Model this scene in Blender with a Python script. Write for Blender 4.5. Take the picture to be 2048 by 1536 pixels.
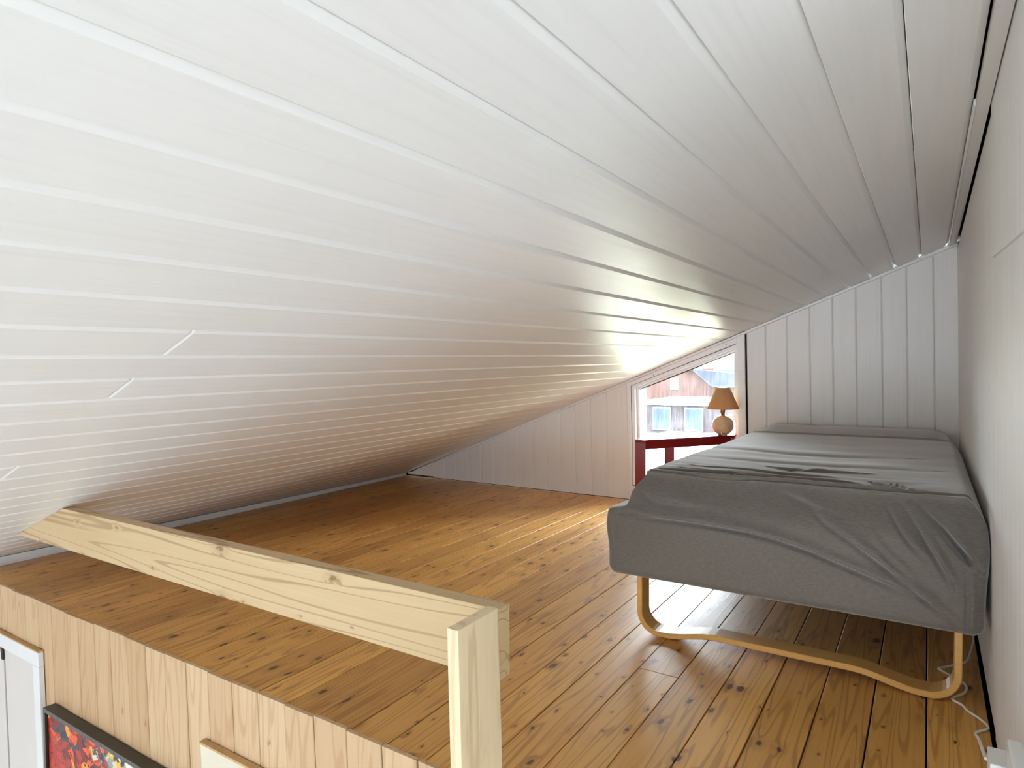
import bpy, bmesh, math, random
import numpy as np
from mathutils import Vector, Matrix, noise

random.seed(7)
sc = bpy.context.scene
COL = sc.collection
for o in list(bpy.data.objects):
    bpy.data.objects.remove(o)

# ------------------------------------------------------------------ camera, sky, lights, exposure
AX = ((0.84206127, 0.00829514, -0.5393181), (0.53934106, -0.02525126, 0.84170874), (-0.00663637, -0.99964672, -0.02573702))
cam_d = bpy.data.cameras.new('camera')
cam_d.sensor_fit = 'HORIZONTAL'
cam_d.sensor_width = 36.0
cam_d.lens = 36.0 * 1300 / 2048
cam_d.clip_start = 0.02
cam = bpy.data.objects.new('camera', cam_d)
COL.objects.link(cam)
cam.matrix_world = Matrix(((AX[0][0], -AX[0][1], -AX[0][2], 0), (AX[1][0], -AX[1][1], -AX[1][2], 0),
                           (AX[2][0], -AX[2][1], -AX[2][2], 1.0), (0, 0, 0, 1)))
sc.camera = cam

world = bpy.data.worlds.new('overcast_sky')
sc.world = world
world.use_nodes = True
wn = world.node_tree.nodes
wl = world.node_tree.links
bg = wn['Background']
SKY = 84.0
bg.inputs['Strength'].default_value = SKY
_tc = wn.new('ShaderNodeTexCoord')
_sep = wn.new('ShaderNodeSeparateXYZ')
_rmp = wn.new('ShaderNodeValToRGB')
_rmp.color_ramp.elements[0].position = 0.0
_rmp.color_ramp.elements[0].color = (0.25, 0.262, 0.274, 1)
_rmp.color_ramp.elements[1].position = 1.0
_rmp.color_ramp.elements[1].color = (0.86, 0.93, 1.0, 1)
wl.new(_tc.outputs['Generated'], _sep.inputs[0])
wl.new(_sep.outputs['Z'], _rmp.inputs[0])
wl.new(_rmp.outputs[0], bg.inputs['Color'])


def area_light(name, loc, target, sx, sy, power, color=(1, 1, 1), portal=False):
    d = bpy.data.lights.new(name, 'AREA')
    d.shape = 'RECTANGLE'
    d.size, d.size_y = sx, sy
    d.energy = power
    d.color = color
    if portal:
        d.cycles.is_portal = True
    o = bpy.data.objects.new(name, d)
    COL.objects.link(o)
    o.location = loc
    o.rotation_euler = (Vector(target) - Vector(loc)).to_track_quat('-Z', 'Y').to_euler()
    return o


# unseen lamps added inside the closed lower room to fill in for windows
FILL_COL = (0.80, 0.90, 1.0)
area_light('gable_fill', (-0.1, -9.90, 0.62), (-0.1, 0, 0.62), 4.4, 1.3, 200, FILL_COL)  # added lamp high in front of the solid gable panel
area_light('low_gable_fill', (-0.1, -9.90, -1.0), (-0.1, 0, -0.3), 7.0, 1.7, 245, FILL_COL)  # added lamp lower down, lifts the ceiling from below
area_light('west_fill', (-4.05, -3.0, -1.1), (0, -3.0, -1.1), 5.0, 1.2, 18, FILL_COL)  # added lamp, the west wall has no window
area_light('side_fill', (4.40, -1.3, -0.66), (0, -1.3, -0.66), 4.6, 1.0, 64, FILL_COL)  # added lamp before the solid east wall, brightens the ceiling bevels
# afternoon sun on the lawn, from beside the house: it does not shine in at the loft window
sun_d = bpy.data.lights.new('sun', 'SUN')
sun_d.energy = 7
sun_d.angle = 0.02
sun_d.color = (1.0, 0.95, 0.84)
sun = bpy.data.objects.new('sun', sun_d)
COL.objects.link(sun)
sun.rotation_euler = Vector((1.0, -0.04, -1.1)).to_track_quat('-Z', 'Y').to_euler()
# the loft window opening (portal: lets the sky be sampled through it, adds no light)
area_light('loft_window_portal', (-1.47, 4.74, 0.62), (-1.47, 0, 0.62), 0.86, 1.1, 1, portal=True)

vs = sc.view_settings
vs.view_transform = 'Standard'
vs.look = 'None'
vs.gamma = 1.0
vs.use_curve_mapping = False
vs.exposure = 0.43
sc.cycles.max_bounces = 16
sc.cycles.diffuse_bounces = 10


# ------------------------------------------------------------------ node helpers
def srgb(r, g, b):
    f = lambda c: c / 12.92 if c <= 0.04045 else ((c + 0.055) / 1.055) ** 2.4
    return (f(r / 255), f(g / 255), f(b / 255), 1)


class NT:
    def __init__(self, name):
        self.m = bpy.data.materials.new(name)
        self.m.use_nodes = True
        self.t = self.m.node_tree
        self.n = self.t.nodes
        self.b = self.n['Principled BSDF']

    def L(self, a, b):
        self.t.links.new(a, b)

    def set(self, sock, v):
        if hasattr(v, 'links'):
            self.L(v, sock)
        else:
            sock.default_value = v

    def math(self, op, a, b=0.0, c=0.0, clamp=False):
        n = self.n.new('ShaderNodeMath')
        n.operation = op
        n.use_clamp = clamp
        self.set(n.inputs[0], a)
        self.set(n.inputs[1], b)
        self.set(n.inputs[2], c)
        return n.outputs[0]

    def mix(self, f, a, b, mode='MIX'):
        n = self.n.new('ShaderNodeMix')
        n.data_type = 'RGBA'
        n.blend_type = mode
        self.set(n.inputs[0], f)
        self.set(n.inputs[6], a)
        self.set(n.inputs[7], b)
        return n.outputs[2]

    def smooth(self, v, lo, hi, a=0.0, b=1.0):
        n = self.n.new('ShaderNodeMapRange')
        n.interpolation_type = 'SMOOTHSTEP'
        self.set(n.inputs[0], v)
        self.set(n.inputs[1], lo)
        self.set(n.inputs[2], hi)
        self.set(n.inputs[3], a)
        self.set(n.inputs[4], b)
        return n.outputs[0]

    def pos(self):
        g = self.n.new('ShaderNodeNewGeometry')
        s = self.n.new('ShaderNodeSeparateXYZ')
        self.L(g.outputs['Position'], s.inputs[0])
        return s.outputs[0], s.outputs[1], s.outputs[2]

    def rnd(self):
        return self.n.new('ShaderNodeObjectInfo').outputs['Random']

    def vec(self, x, y, z):
        c = self.n.new('ShaderNodeCombineXYZ')
        self.set(c.inputs[0], x)
        self.set(c.inputs[1], y)
        self.set(c.inputs[2], z)
        return c.outputs[0]

    def noise(self, v, scale=1.0, detail=2.0, rough=0.5, dist=0.0):
        n = self.n.new('ShaderNodeTexNoise')
        self.L(v, n.inputs['Vector'])
        n.inputs['Scale'].default_value = scale
        n.inputs['Detail'].default_value = detail
        n.inputs['Roughness'].default_value = rough
        n.inputs['Distortion'].default_value = dist
        return n.outputs[0]

    def voronoi(self, v, scale=1.0, randomness=1.0, feature='F1'):
        n = self.n.new('ShaderNodeTexVoronoi')
        n.feature = feature
        n.voronoi_dimensions = '2D'
        self.L(v, n.inputs['Vector'])
        n.inputs['Scale'].default_value = scale
        n.inputs['Randomness'].default_value = randomness
        return n.outputs['Distance'], n.outputs['Color']

    def bump(self, h, strength=0.3, dist=0.01):
        n = self.n.new('ShaderNodeBump')
        n.inputs['Strength'].default_value = strength
        n.inputs['Distance'].default_value = dist
        self.L(h, n.inputs['Height'])
        self.L(n.outputs[0], self.b.inputs['Normal'])

    def base(self, v):
        self.set(self.b.inputs['Base Color'], v)

    def p(self, **k):
        for a, v in k.items():
            self.set(self.b.inputs[a.replace('_', ' ')], v)
        return self


def wood(name, axis, light, mid, dark, knot=None, knot_amt=0.55, knot_scale=1.0, ring_amt=0.35, streak_amt=0.3,
         plank_var=0.25, rough=0.4, spec=0.5, bump=0.15, ring_n=26.0, across_k=9.0, along_k=0.9, knot_r=0.06, stain=None,
         coat=0.0, ring_lo=0.45):
    """Softwood: growth rings are the contour lines of a stretched noise, bent around the knots."""
    T = NT(name)
    x, y, z = T.pos()
    r = T.rnd()
    along, ac1, ac2 = {'X': (x, z, y), 'Y': (y, x, z), 'Z': (z, x, y)}[axis]
    off = T.math('MULTIPLY', r, 53.0)
    al = T.math('ADD', along, off)
    # knots: stretched cells, only some of them carry one
    aa = T.math('ADD', ac1, ac2)
    wob = T.math('MULTIPLY_ADD', T.noise(T.vec(T.math('MULTIPLY', aa, 60.0), T.math('MULTIPLY', al, 30.0), 0.0), 1.0, 2.0, 0.6), 0.16, -0.08)
    kv = T.vec(T.math('MULTIPLY_ADD', aa, 7.2 * knot_scale, wob), T.math('MULTIPLY_ADD', al, 3.6 * knot_scale, wob), 0.0)
    kd, kc = T.voronoi(kv)
    ks = T.n.new('ShaderNodeSeparateColor')
    T.L(kc, ks.inputs[0])
    has = T.smooth(ks.outputs[0], 1.0 - knot_amt - 0.02, 1.0 - knot_amt)
    rad = T.math('MULTIPLY_ADD', T.math('POWER', ks.outputs[1], 2.2), knot_r * 1.9, knot_r * 0.45)
    kmask = T.math('MULTIPLY', T.smooth(T.math('DIVIDE', kd, rad), 0.55, 1.15, 1.0, 0.0), has)
    halo = T.math('MULTIPLY', T.smooth(T.math('DIVIDE', kd, rad), 0.8, 3.6, 1.0, 0.0), has)
    gv = T.vec(T.math('MULTIPLY', ac1, across_k), T.math('MULTIPLY', al, along_k), T.math('MULTIPLY', ac2, across_k))
    g = T.noise(gv, 1.0, 2.0, 0.45)
    g = T.math('MULTIPLY_ADD', halo, 0.035, g)
    ring = T.math('SINE', T.math('MULTIPLY', g, ring_n * 2.2))
    ring = T.smooth(ring, ring_lo, 1.0)
    sv = T.vec(T.math('MULTIPLY', ac1, 95.0), T.math('MULTIPLY', al, 2.2), T.math('MULTIPLY', ac2, 95.0))
    st = T.noise(sv, 1.0, 3.0, 0.6)
    bv = T.vec(T.math('MULTIPLY', ac1, 5.0), T.math('MULTIPLY', al, 1.3), T.math('MULTIPLY', ac2, 5.0))
    blotch = T.noise(bv, 1.0, 3.0, 0.55)
    c = T.mix(T.math('MULTIPLY', T.smooth(st, 0.35, 0.75), streak_amt), light, mid)
    c = T.mix(T.math('MULTIPLY', ring, ring_amt), c, dark)
    c = T.mix(T.math('MULTIPLY', T.smooth(blotch, 0.45, 0.8), 0.35), c, mid)
    c = T.mix(T.math('MULTIPLY', r, plank_var), c, dark)
    if stain is not None:
        wv = T.vec(T.math('MULTIPLY', ac1, 16.0), T.math('MULTIPLY', al, 4.0), T.math('MULTIPLY', ac2, 16.0))
        wn_ = T.noise(wv, 1.0, 5.0, 0.65)
        c = T.mix(T.math('MULTIPLY', T.smooth(wn_, 0.52, 0.80), 0.6), c, stain)
    c = T.mix(T.math('MULTIPLY', halo, 0.30), c, dark)
    c = T.mix(T.math('MULTIPLY', kmask, 0.85), c, knot or dark)
    T.base(c)
    T.p(Roughness=T.math('MULTIPLY_ADD', blotch, 0.20, rough - 0.10))
    T.b.inputs['Specular IOR Level'].default_value = spec
    if coat:
        T.b.inputs['Coat Weight'].default_value = coat
        T.b.inputs['Coat Roughness'].default_value = 0.42
    h = T.math('ADD', T.math('MULTIPLY', ring, 0.5), T.math('MULTIPLY', st, 0.5))
    T.bump(h, bump, 0.004)
    return T.m


def painted(name, axis, col=(0.74, 0.725, 0.70, 1), rough=0.36, bump=0.25, spec=0.5, var=0.05, streak=0.05):
    """Wood under white paint: the colour is even, the grain only shows as relief."""
    T = NT(name)
    x, y, z = T.pos()
    r = T.rnd()
    along, ac1, ac2 = {'X': (x, z, y), 'Y': (y, x, z), 'Z': (z, x, y)}[axis]
    al = T.math('ADD', along, T.math('MULTIPLY', r, 61.0))
    kv = T.vec(T.math('MULTIPLY', T.math('ADD', ac1, ac2), 6.0), T.math('MULTIPLY', al, 2.6), 0.0)
    kd, kc = T.voronoi(kv)
    halo = T.smooth(kd, 0.0, 0.32, 1.0, 0.0)
    gv = T.vec(T.math('MULTIPLY', ac1, 8.0), T.math('MULTIPLY', al, 0.8), T.math('MULTIPLY', ac2, 8.0))
    g = T.math('MULTIPLY_ADD', halo, 0.20, T.noise(gv, 1.0, 2.0, 0.45))
    ring = T.math('SINE', T.math('MULTIPLY', g, 48.0))
    sv = T.vec(T.math('MULTIPLY', ac1, 70.0), T.math('MULTIPLY', al, 1.6), T.math('MULTIPLY', ac2, 70.0))
    st = T.noise(sv, 1.0, 3.0, 0.6)
    bv = T.vec(T.math('MULTIPLY', ac1, 3.5), T.math('MULTIPLY', al, 1.5), T.math('MULTIPLY', ac2, 3.5))
    bl = T.noise(bv, 1.0, 3.0, 0.5)
    dk = (col[0] * 0.86, col[1] * 0.85, col[2] * 0.83, 1)
    c = T.mix(T.math('MULTIPLY', r, var * 3), col, dk)
    c = T.mix(T.math('MULTIPLY', T.smooth(st, 0.4, 0.8), streak * 6), c, dk)
    T.base(c)
    T.p(Roughness=T.math('MULTIPLY_ADD', bl, 0.16, rough - 0.08))
    T.b.inputs['Specular IOR Level'].default_value = spec
    h = T.math('ADD', T.math('MULTIPLY', ring, 0.07), T.math('ADD', T.math('MULTIPLY', st, 0.15), T.math('MULTIPLY', bl, 0.5)))
    T.bump(h, bump, 0.0035)
    return T.m


def plain(name, col, rough=0.5, spec=0.5, nscale=0.0, namt=0.1, bump=0.0, metal=0.0):
    T = NT(name)
    if nscale:
        g = T.n.new('ShaderNodeNewGeometry')
        n = T.noise(g.outputs['Position'], nscale, 4.0, 0.55)
        d = (col[0] * (1 - namt * 2), col[1] * (1 - namt * 2), col[2] * (1 - namt * 2), 1)
        T.base(T.mix(T.smooth(n, 0.3, 0.7), col, d))
        if bump:
            T.bump(n, bump, 0.004)
    else:
        T.base(col)
    T.p(Roughness=rough, Metallic=metal)
    T.b.inputs['Specular IOR Level'].default_value = spec
    return T.m


WHITE = (0.74, 0.725, 0.70, 1)
M_CEIL = painted('white_paint_ceiling', 'Y', (0.85, 0.845, 0.835, 1), rough=0.34, bump=0.30)
M_WALL = painted('white_paint_wall', 'Z', (0.82, 0.80, 0.775, 1), rough=0.45, bump=0.22)
M_WALLR = painted('white_paint_right_wall', 'Z', (0.85, 0.845, 0.83, 1), rough=0.5, bump=0.5, var=0.0, streak=0.14)
M_TRIM = painted('white_paint_trim', 'X', (0.84, 0.83, 0.815, 1), rough=0.35, bump=0.1)
M_TRIMY = painted('white_paint_batten', 'Y', (0.82, 0.80, 0.78, 1), rough=0.35, bump=0.1)
M_BASEB = plain('cool_lit_white_paint', (0.80, 0.83, 0.86, 1), 0.35, nscale=9, namt=0.02)  # cool light from the window is put into this white
M_FRAME = plain('white_window_paint', (0.86, 0.87, 0.88, 1), 0.25, nscale=12, namt=0.02)
M_LOWFLOOR = plain('pale_linoleum', (0.62, 0.61, 0.59, 1), 0.4, nscale=6, namt=0.05)
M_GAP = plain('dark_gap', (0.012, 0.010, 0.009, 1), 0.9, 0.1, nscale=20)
M_SUB = plain('subfloor_wood', (0.020, 0.012, 0.007, 1), 0.9, 0.1, nscale=20)
M_FLOOR = wood('varnished_pine_floor', 'Y', srgb(238, 184, 98), srgb(212, 147, 64), srgb(128, 74, 25), knot=srgb(62, 28, 8),
               knot_amt=0.60, knot_scale=1.9, ring_amt=0.42, streak_amt=0.5, plank_var=0.46, rough=0.42, ring_n=34, across_k=11, along_k=0.55, ring_lo=0.35, spec=0.45, bump=0.10,
               knot_r=0.075, stain=srgb(134, 78, 28), coat=0.45)
M_PINE_Z = wood('pale_pine_boards', 'Z', srgb(205, 176, 140), srgb(188, 153, 114), srgb(168, 128, 87), knot=srgb(150, 112, 78),
                knot_amt=0.16, ring_amt=0.4, streak_amt=0.4, plank_var=0.5, rough=0.55, spec=0.35, bump=0.2, knot_r=0.04, stain=srgb(188, 158, 124))
M_RAIL = wood('pale_pine_rail', 'X', srgb(200, 174, 134), srgb(186, 156, 114), srgb(140, 106, 68), knot=srgb(132, 100, 64),
              knot_amt=0.45, ring_amt=0.55, streak_amt=0.3, plank_var=0.0, rough=0.5, spec=0.4, bump=0.15, ring_n=30, across_k=7, along_k=0.30, knot_r=0.034, ring_lo=0.82)
M_POST = wood('pale_pine_post', 'Z', srgb(234, 214, 178), srgb(214, 188, 144), srgb(184, 154, 110), knot=srgb(134, 110, 80),
              knot_amt=0.12, ring_amt=0.4, streak_amt=0.3, plank_var=0.0, rough=0.5, spec=0.4, bump=0.15, ring_n=18, knot_r=0.05, stain=srgb(196, 172, 132))
M_RAWEDGE = plain('raw_pine_edge', srgb(196, 158, 108), 0.6, 0.3, nscale=40, namt=0.1)
M_BEECH = wood('bent_beech', 'X', srgb(222, 172, 98), srgb(206, 152, 80), srgb(186, 132, 66), knot_amt=0.0, ring_amt=0.15,
               streak_amt=0.5, plank_var=0.0, rough=0.30, spec=0.5, bump=0.05, across_k=20, along_k=0.6)
M_RED = plain('glossy_red_lacquer', (0.25, 0.006, 0.008, 1), 0.22, 0.6, nscale=7, namt=0.05)
M_CREAM = plain('cream_gloss_paint', srgb(214, 205, 182), 0.18, 0.6, nscale=6, namt=0.02)
M_DOOR = plain('white_door_paint', srgb(206, 198, 192), 0.4, 0.4, nscale=5, namt=0.015)
M_CASE = plain('white_casing_paint', srgb(216, 215, 214), 0.4, 0.4, nscale=8, namt=0.015)
M_BLACK = plain('black_frame_paint', (0.022, 0.020, 0.018, 1), 0.35, 0.5, nscale=60, namt=0.15)
M_FRAMEEDGE = plain('grey_frame_face', (0.10, 0.097, 0.092, 1), 0.4, 0.5, nscale=60, namt=0.2)  # grey on the front faces of the bars, their sides stay black
M_IRON = plain('dark_iron', (0.05, 0.035, 0.028, 1), 0.5, 0.5, nscale=90, namt=0.3, metal=0.6)
M_NAIL = plain('nail_head', (0.42, 0.40, 0.38, 1), 0.5, 0.4, nscale=50)
M_PLASTIC = plain('white_plastic', (0.80, 0.80, 0.79, 1), 0.3, 0.5, nscale=8, namt=0.01)
M_CABLE = plain('white_cable', (0.88, 0.85, 0.80, 1), 0.4, 0.5, nscale=30, namt=0.03)
M_SHADE = NT('tan_lamp_shade')
M_SHADE.base(srgb(238, 198, 140))
M_SHADE.p(Roughness=0.8)
_tr = M_SHADE.n.new('ShaderNodeBsdfTranslucent')
_tr.inputs['Color'].default_value = srgb(200, 144, 84)
_mx = M_SHADE.n.new('ShaderNodeMixShader')
_mx.inputs[0].default_value = 0.5
M_SHADE.L(M_SHADE.b.outputs[0], _mx.inputs[1])
M_SHADE.L(_tr.outputs[0], _mx.inputs[2])
M_SHADE.L(_mx.outputs[0], M_SHADE.n['Material Output'].inputs['Surface'])
M_SHADE = M_SHADE.m
M_LAMPWOOD = wood('turned_beige_wood', 'Z', srgb(226, 196, 158), srgb(206, 172, 130), srgb(180, 146, 106), knot_amt=0.0, ring_amt=0.3,
                  plank_var=0.0, rough=0.45, bump=0.05, across_k=18, along_k=6)
M_BRASS = plain('dull_brass', srgb(150, 120, 70), 0.4, 0.5, nscale=30, metal=0.7)


def fabric():
    T = NT('grey_brown_jersey')
    x, y, z = T.pos()
    w = T.noise(T.vec(T.math('MULTIPLY', x, 60.0), T.math('MULTIPLY', y, 60.0), T.math('MULTIPLY', z, 420.0)), 1.0, 3.0, 0.6)
    w2 = T.noise(T.vec(T.math('MULTIPLY', x, 420.0), T.math('MULTIPLY', y, 420.0), T.math('MULTIPLY', z, 420.0)), 1.0, 1.0, 0.5)
    f = T.math('ADD', T.math('MULTIPLY', w, 0.7), T.math('MULTIPLY', w2, 0.3))
    T.base(T.mix(T.smooth(f, 0.35, 0.65), (0.124, 0.108, 0.090, 1), (0.168, 0.147, 0.124, 1)))
    T.p(Roughness=0.78)
    T.b.inputs['Specular IOR Level'].default_value = 0.35
    T.b.inputs['Sheen Weight'].default_value = 0.7
    T.b.inputs['Sheen Roughness'].default_value = 0.4
    T.bump(f, 0.12, 0.002)
    return T.m


M_FABRIC = fabric()


def glass():
    """Window pane with a streaky film of condensation."""
    T = NT('misted_glass')
    x, y, z = T.pos()
    s1 = T.noise(T.vec(T.math('MULTIPLY', x, 110.0), y, T.math('MULTIPLY', z, 7.0)), 1.0, 3.0, 0.65)
    s2 = T.noise(T.vec(T.math('MULTIPLY', x, 220.0), y, T.math('MULTIPLY', z, 200.0)), 1.0, 2.0, 0.6)
    s3 = T.noise(T.vec(T.math('MULTIPLY', x, 9.0), y, T.math('MULTIPLY', z, 6.0)), 1.0, 2.0, 0.5)
    f = T.math('ADD', T.math('MULTIPLY', s1, 0.45), T.math('ADD', T.math('MULTIPLY', s2, 0.35), T.math('MULTIPLY', s3, 0.35)))
    fac = T.smooth(f, 0.42, 0.76, 0.001, 0.020)
    tr = T.n.new('ShaderNodeBsdfTransparent')
    tr.inputs[0].default_value = (0.93, 0.96, 0.96, 1)
    tl = T.n.new('ShaderNodeBsdfTranslucent')
    tl.inputs[0].default_value = (0.9, 0.92, 0.94, 1)
    gl = T.n.new('ShaderNodeBsdfGlossy')
    gl.inputs['Roughness'].default_value = 0.05
    fr = T.n.new('ShaderNodeFresnel')
    m1 = T.n.new('ShaderNodeMixShader')
    m2 = T.n.new('ShaderNodeMixShader')
    T.L(fac, m1.inputs[0])
    T.L(tr.outputs[0], m1.inputs[1])
    T.L(tl.outputs[0], m1.inputs[2])
    T.L(fr.outputs[0], m2.inputs[0])
    T.L(m1.outputs[0], m2.inputs[1])
    T.L(gl.outputs[0], m2.inputs[2])
    T.L(m2.outputs[0], T.n['Material Output'].inputs['Surface'])
    return T.m


M_GLASS = glass()


def abstract_art():
    T = NT('abstract_oil_paint')
    x, y, z = T.pos()
    v = T.vec(T.math('MULTIPLY', x, 1.0), 0.0, T.math('MULTIPLY', z, 1.15))
    wob = T.n.new('ShaderNodeVectorMath')
    wob.operation = 'MULTIPLY_ADD'
    nn = T.n.new('ShaderNodeTexNoise')
    T.L(v, nn.inputs['Vector'])
    nn.inputs['Scale'].default_value = 11
    nn.inputs['Detail'].default_value = 3
    T.L(nn.outputs['Color'], wob.inputs[0])
    wob.inputs[1].default_value = (0.10, 0.10, 0.10)
    T.L(v, wob.inputs[2])
    vw = wob.outputs[0]
    _sw = T.n.new('ShaderNodeSeparateXYZ')
    T.L(vw, _sw.inputs[0])
    _, vc = T.voronoi(T.vec(_sw.outputs[0], _sw.outputs[2], 0.0), 30.0)
    s = T.n.new('ShaderNodeSeparateColor')
    T.L(vc, s.inputs[0])
    # palette left: reds, oranges, charcoal; right: ivory, grey, charcoal
    def ramp(f, cols):
        r = T.n.new('ShaderNodeValToRGB')
        r.color_ramp.interpolation = 'CONSTANT'
        while len(r.color_ramp.elements) < len(cols):
            r.color_ramp.elements.new(0.5)
        for e, (p, c) in zip(r.color_ramp.elements, cols):
            e.position = p
            e.color = c
        T.L(f, r.inputs[0])
        return r.outputs[0]
    warm = ramp(s.outputs[0], [(0.0, srgb(176, 44, 28)), (0.34, srgb(226, 84, 24)), (0.5, srgb(44, 44, 52)), (0.66, srgb(244, 150, 34)), (0.74, srgb(120, 26, 24)), (0.9, srgb(60, 62, 74))])
    cool = ramp(s.outputs[1], [(0.0, srgb(208, 200, 172)), (0.36, srgb(40, 42, 50)), (0.58, srgb(150, 146, 140)), (0.74, srgb(226, 222, 206)), (0.88, srgb(226, 176, 24)), (0.95, srgb(150, 40, 34))])
    red = ramp(s.outputs[2], [(0.0, srgb(172, 44, 32)), (0.6, srgb(190, 60, 38)), (0.8, srgb(150, 34, 28)), (0.92, srgb(240, 146, 30))])
    big = T.noise(vw, 9.0, 2.0, 0.5)
    side = T.smooth(T.math('MULTIPLY_ADD', big, 0.5, x), -2.34, -2.26)
    low = T.smooth(T.math('MULTIPLY_ADD', big, 0.3, T.math('MULTIPLY_ADD', x, 0.12, z)), -0.74, -0.70, 1.0, 0.0)
    c = T.mix(low, T.mix(side, warm, cool), T.mix(side, red, cool))
    fine = T.noise(vw, 60.0, 3.0, 0.6)
    c = T.mix(T.smooth(fine, 0.56, 0.66), c, T.mix(side, srgb(40, 34, 40), srgb(214, 208, 190)))
    T.base(c)
    T.p(Roughness=0.35)
    T.bump(fine, 0.5, 0.004)
    return T.m


M_ART = abstract_art()


# ------------------------------------------------------------------ mesh helpers
def new_obj(name, verts, faces, mat, parent=None, smooth=False, fixn=True):
    me = bpy.data.meshes.new(name)
    me.from_pydata([tuple(v) for v in verts], [], faces)
    if fixn:
        b = bmesh.new()
        b.from_mesh(me)
        bmesh.ops.recalc_face_normals(b, faces=b.faces)
        b.to_mesh(me)
        b.free()
    me.materials.append(mat)
    if smooth:
        me.polygons.foreach_set('use_smooth', [True] * len(me.polygons))
    o = bpy.data.objects.new(name, me)
    COL.objects.link(o)
    if parent:
        o.parent = parent
    return o


def struct(o):
    o['kind'] = 'structure'
    return o


def thing(o, label, cat, group=None):
    o['label'] = label
    o['category'] = cat
    if group:
        o['group'] = group
    return o


def empty(name, loc=(0, 0, 0)):
    o = bpy.data.objects.new(name, None)
    o.empty_display_size = 0.1
    COL.objects.link(o)
    o.location = loc
    return o


def child(o, parent):
    """parent without moving: parents are only ever translated empties / untransformed meshes"""
    o.parent = parent
    o.matrix_parent_inverse = Matrix.Translation(-Vector(parent.location))
    return o


def rings_mesh(r0, r1):
    """two closed rings of equal length -> capped prism"""
    n = len(r0)
    v = list(r0) + list(r1)
    f = [(i, (i + 1) % n, n + (i + 1) % n, n + i) for i in range(n)]
    f += [tuple(range(n - 1, -1, -1)), tuple(range(n, 2 * n))]
    return v, f


def prism(name, poly, d, mat, parent=None):
    """planar polygon extruded along the vector d"""
    d = Vector(d)
    a = [Vector(p) for p in poly]
    v, f = rings_mesh(a, [p + d for p in a])
    return new_obj(name, v, f, mat, parent)


def bevel(o, w, seg=2):
    b = bmesh.new()
    b.from_mesh(o.data)
    bmesh.ops.bevel(b, geom=list(b.edges), offset=w, segments=seg, profile=0.6, affect='EDGES')
    b.to_mesh(o.data)
    b.free()
    return o


def box(name, lo, hi, mat, parent=None, bev=0.0, seg=2):
    v = [(x, y, z) for x in (lo[0], hi[0]) for y in (lo[1], hi[1]) for z in (lo[2], hi[2])]
    f = [(0, 1, 3, 2), (4, 6, 7, 5), (0, 4, 5, 1), (2, 3, 7, 6), (0, 2, 6, 4), (1, 5, 7, 3)]
    o = new_obj(name, v, f, mat, parent)
    if bev:
        bevel(o, bev, seg)
    return o


def lathe(name, prof, c, mat, parent=None, n=40, smooth=True, close=False):
    v, f = [], []
    m = len(prof)
    for r, z in prof:
        for k in range(n):
            a = 2 * math.pi * k / n
            v.append((c[0] + r * math.cos(a), c[1] + r * math.sin(a), c[2] + z))
    for j in range(m - 1 + (1 if close else 0)):
        for k in range(n):
            a, b_ = j * n + k, j * n + (k + 1) % n
            jj = (j + 1) % m
            f.append((a, b_, jj * n + (k + 1) % n, jj * n + k))
    if not close:
        f.append(tuple(range(n - 1, -1, -1)))
        f.append(tuple(range((m - 1) * n, m * n)))
    o = new_obj(name, v, f, mat, parent)
    if smooth:
        for p in o.data.polygons:
            p.use_smooth = len(p.vertices) == 4
    return o


def tube(name, pts, r, mat, parent=None, n=8, sub=6):
    P = [Vector(p) for p in pts]
    path = []
    for i in range(len(P) - 1):
        p0, p1, p2, p3 = P[max(i - 1, 0)], P[i], P[i + 1], P[min(i + 2, len(P) - 1)]
        for s in range(sub):
            t = s / sub
            path.append(0.5 * ((2 * p1) + (p2 - p0) * t + (2 * p0 - 5 * p1 + 4 * p2 - p3) * t * t + (3 * p1 - p0 - 3 * p2 + p3) * t ** 3))
    path.append(P[-1])
    v, f = [], []
    up = Vector((0.123, 0.37, 1)).normalized()
    for i, p in enumerate(path):
        t = (path[min(i + 1, len(path) - 1)] - path[max(i - 1, 0)]).normalized()
        a = t.cross(up).normalized()
        b_ = a.cross(t)
        for k in range(n):
            g = 2 * math.pi * k / n
            v.append(p + r * (a * math.cos(g) + b_ * math.sin(g)))
    for i in range(len(path) - 1):
        for k in range(n):
            f.append((i * n + k, i * n + (k + 1) % n, (i + 1) * n + (k + 1) % n, (i + 1) * n + k))
    f.append(tuple(range(n - 1, -1, -1)))
    f.append(tuple(range((len(path) - 1) * n, len(path) * n)))
    return new_obj(name, v, f, mat, parent, smooth=True)


# ------------------------------------------------------------------ geometry of the place
YB = 4.57            # inner face of the far gable wall
YF = 1.205           # face of the boards below the loft edge
XR = 0.152           # right wall at the floor
EAVE = -4.08
LOW = -2.25          # floor of the room below
NEAR = -10.0          # closed gable behind the camera


def ceil_z(x, y):
    t = 0.013 if x > -3.0 else 0.013 + (0.004 - 0.013) * min(1.0, (-3.0 - x) / 1.1)
    return 1.6565 + 0.401 * x - t * (YB - y) + (0.010 * min(1.0, max(0.0, (-3.4 - x) / 0.6)))


def wall_x(z):
    return XR + 0.006 - 0.013 * z


LEAN = 0.018         # the old boards lean a little

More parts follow.
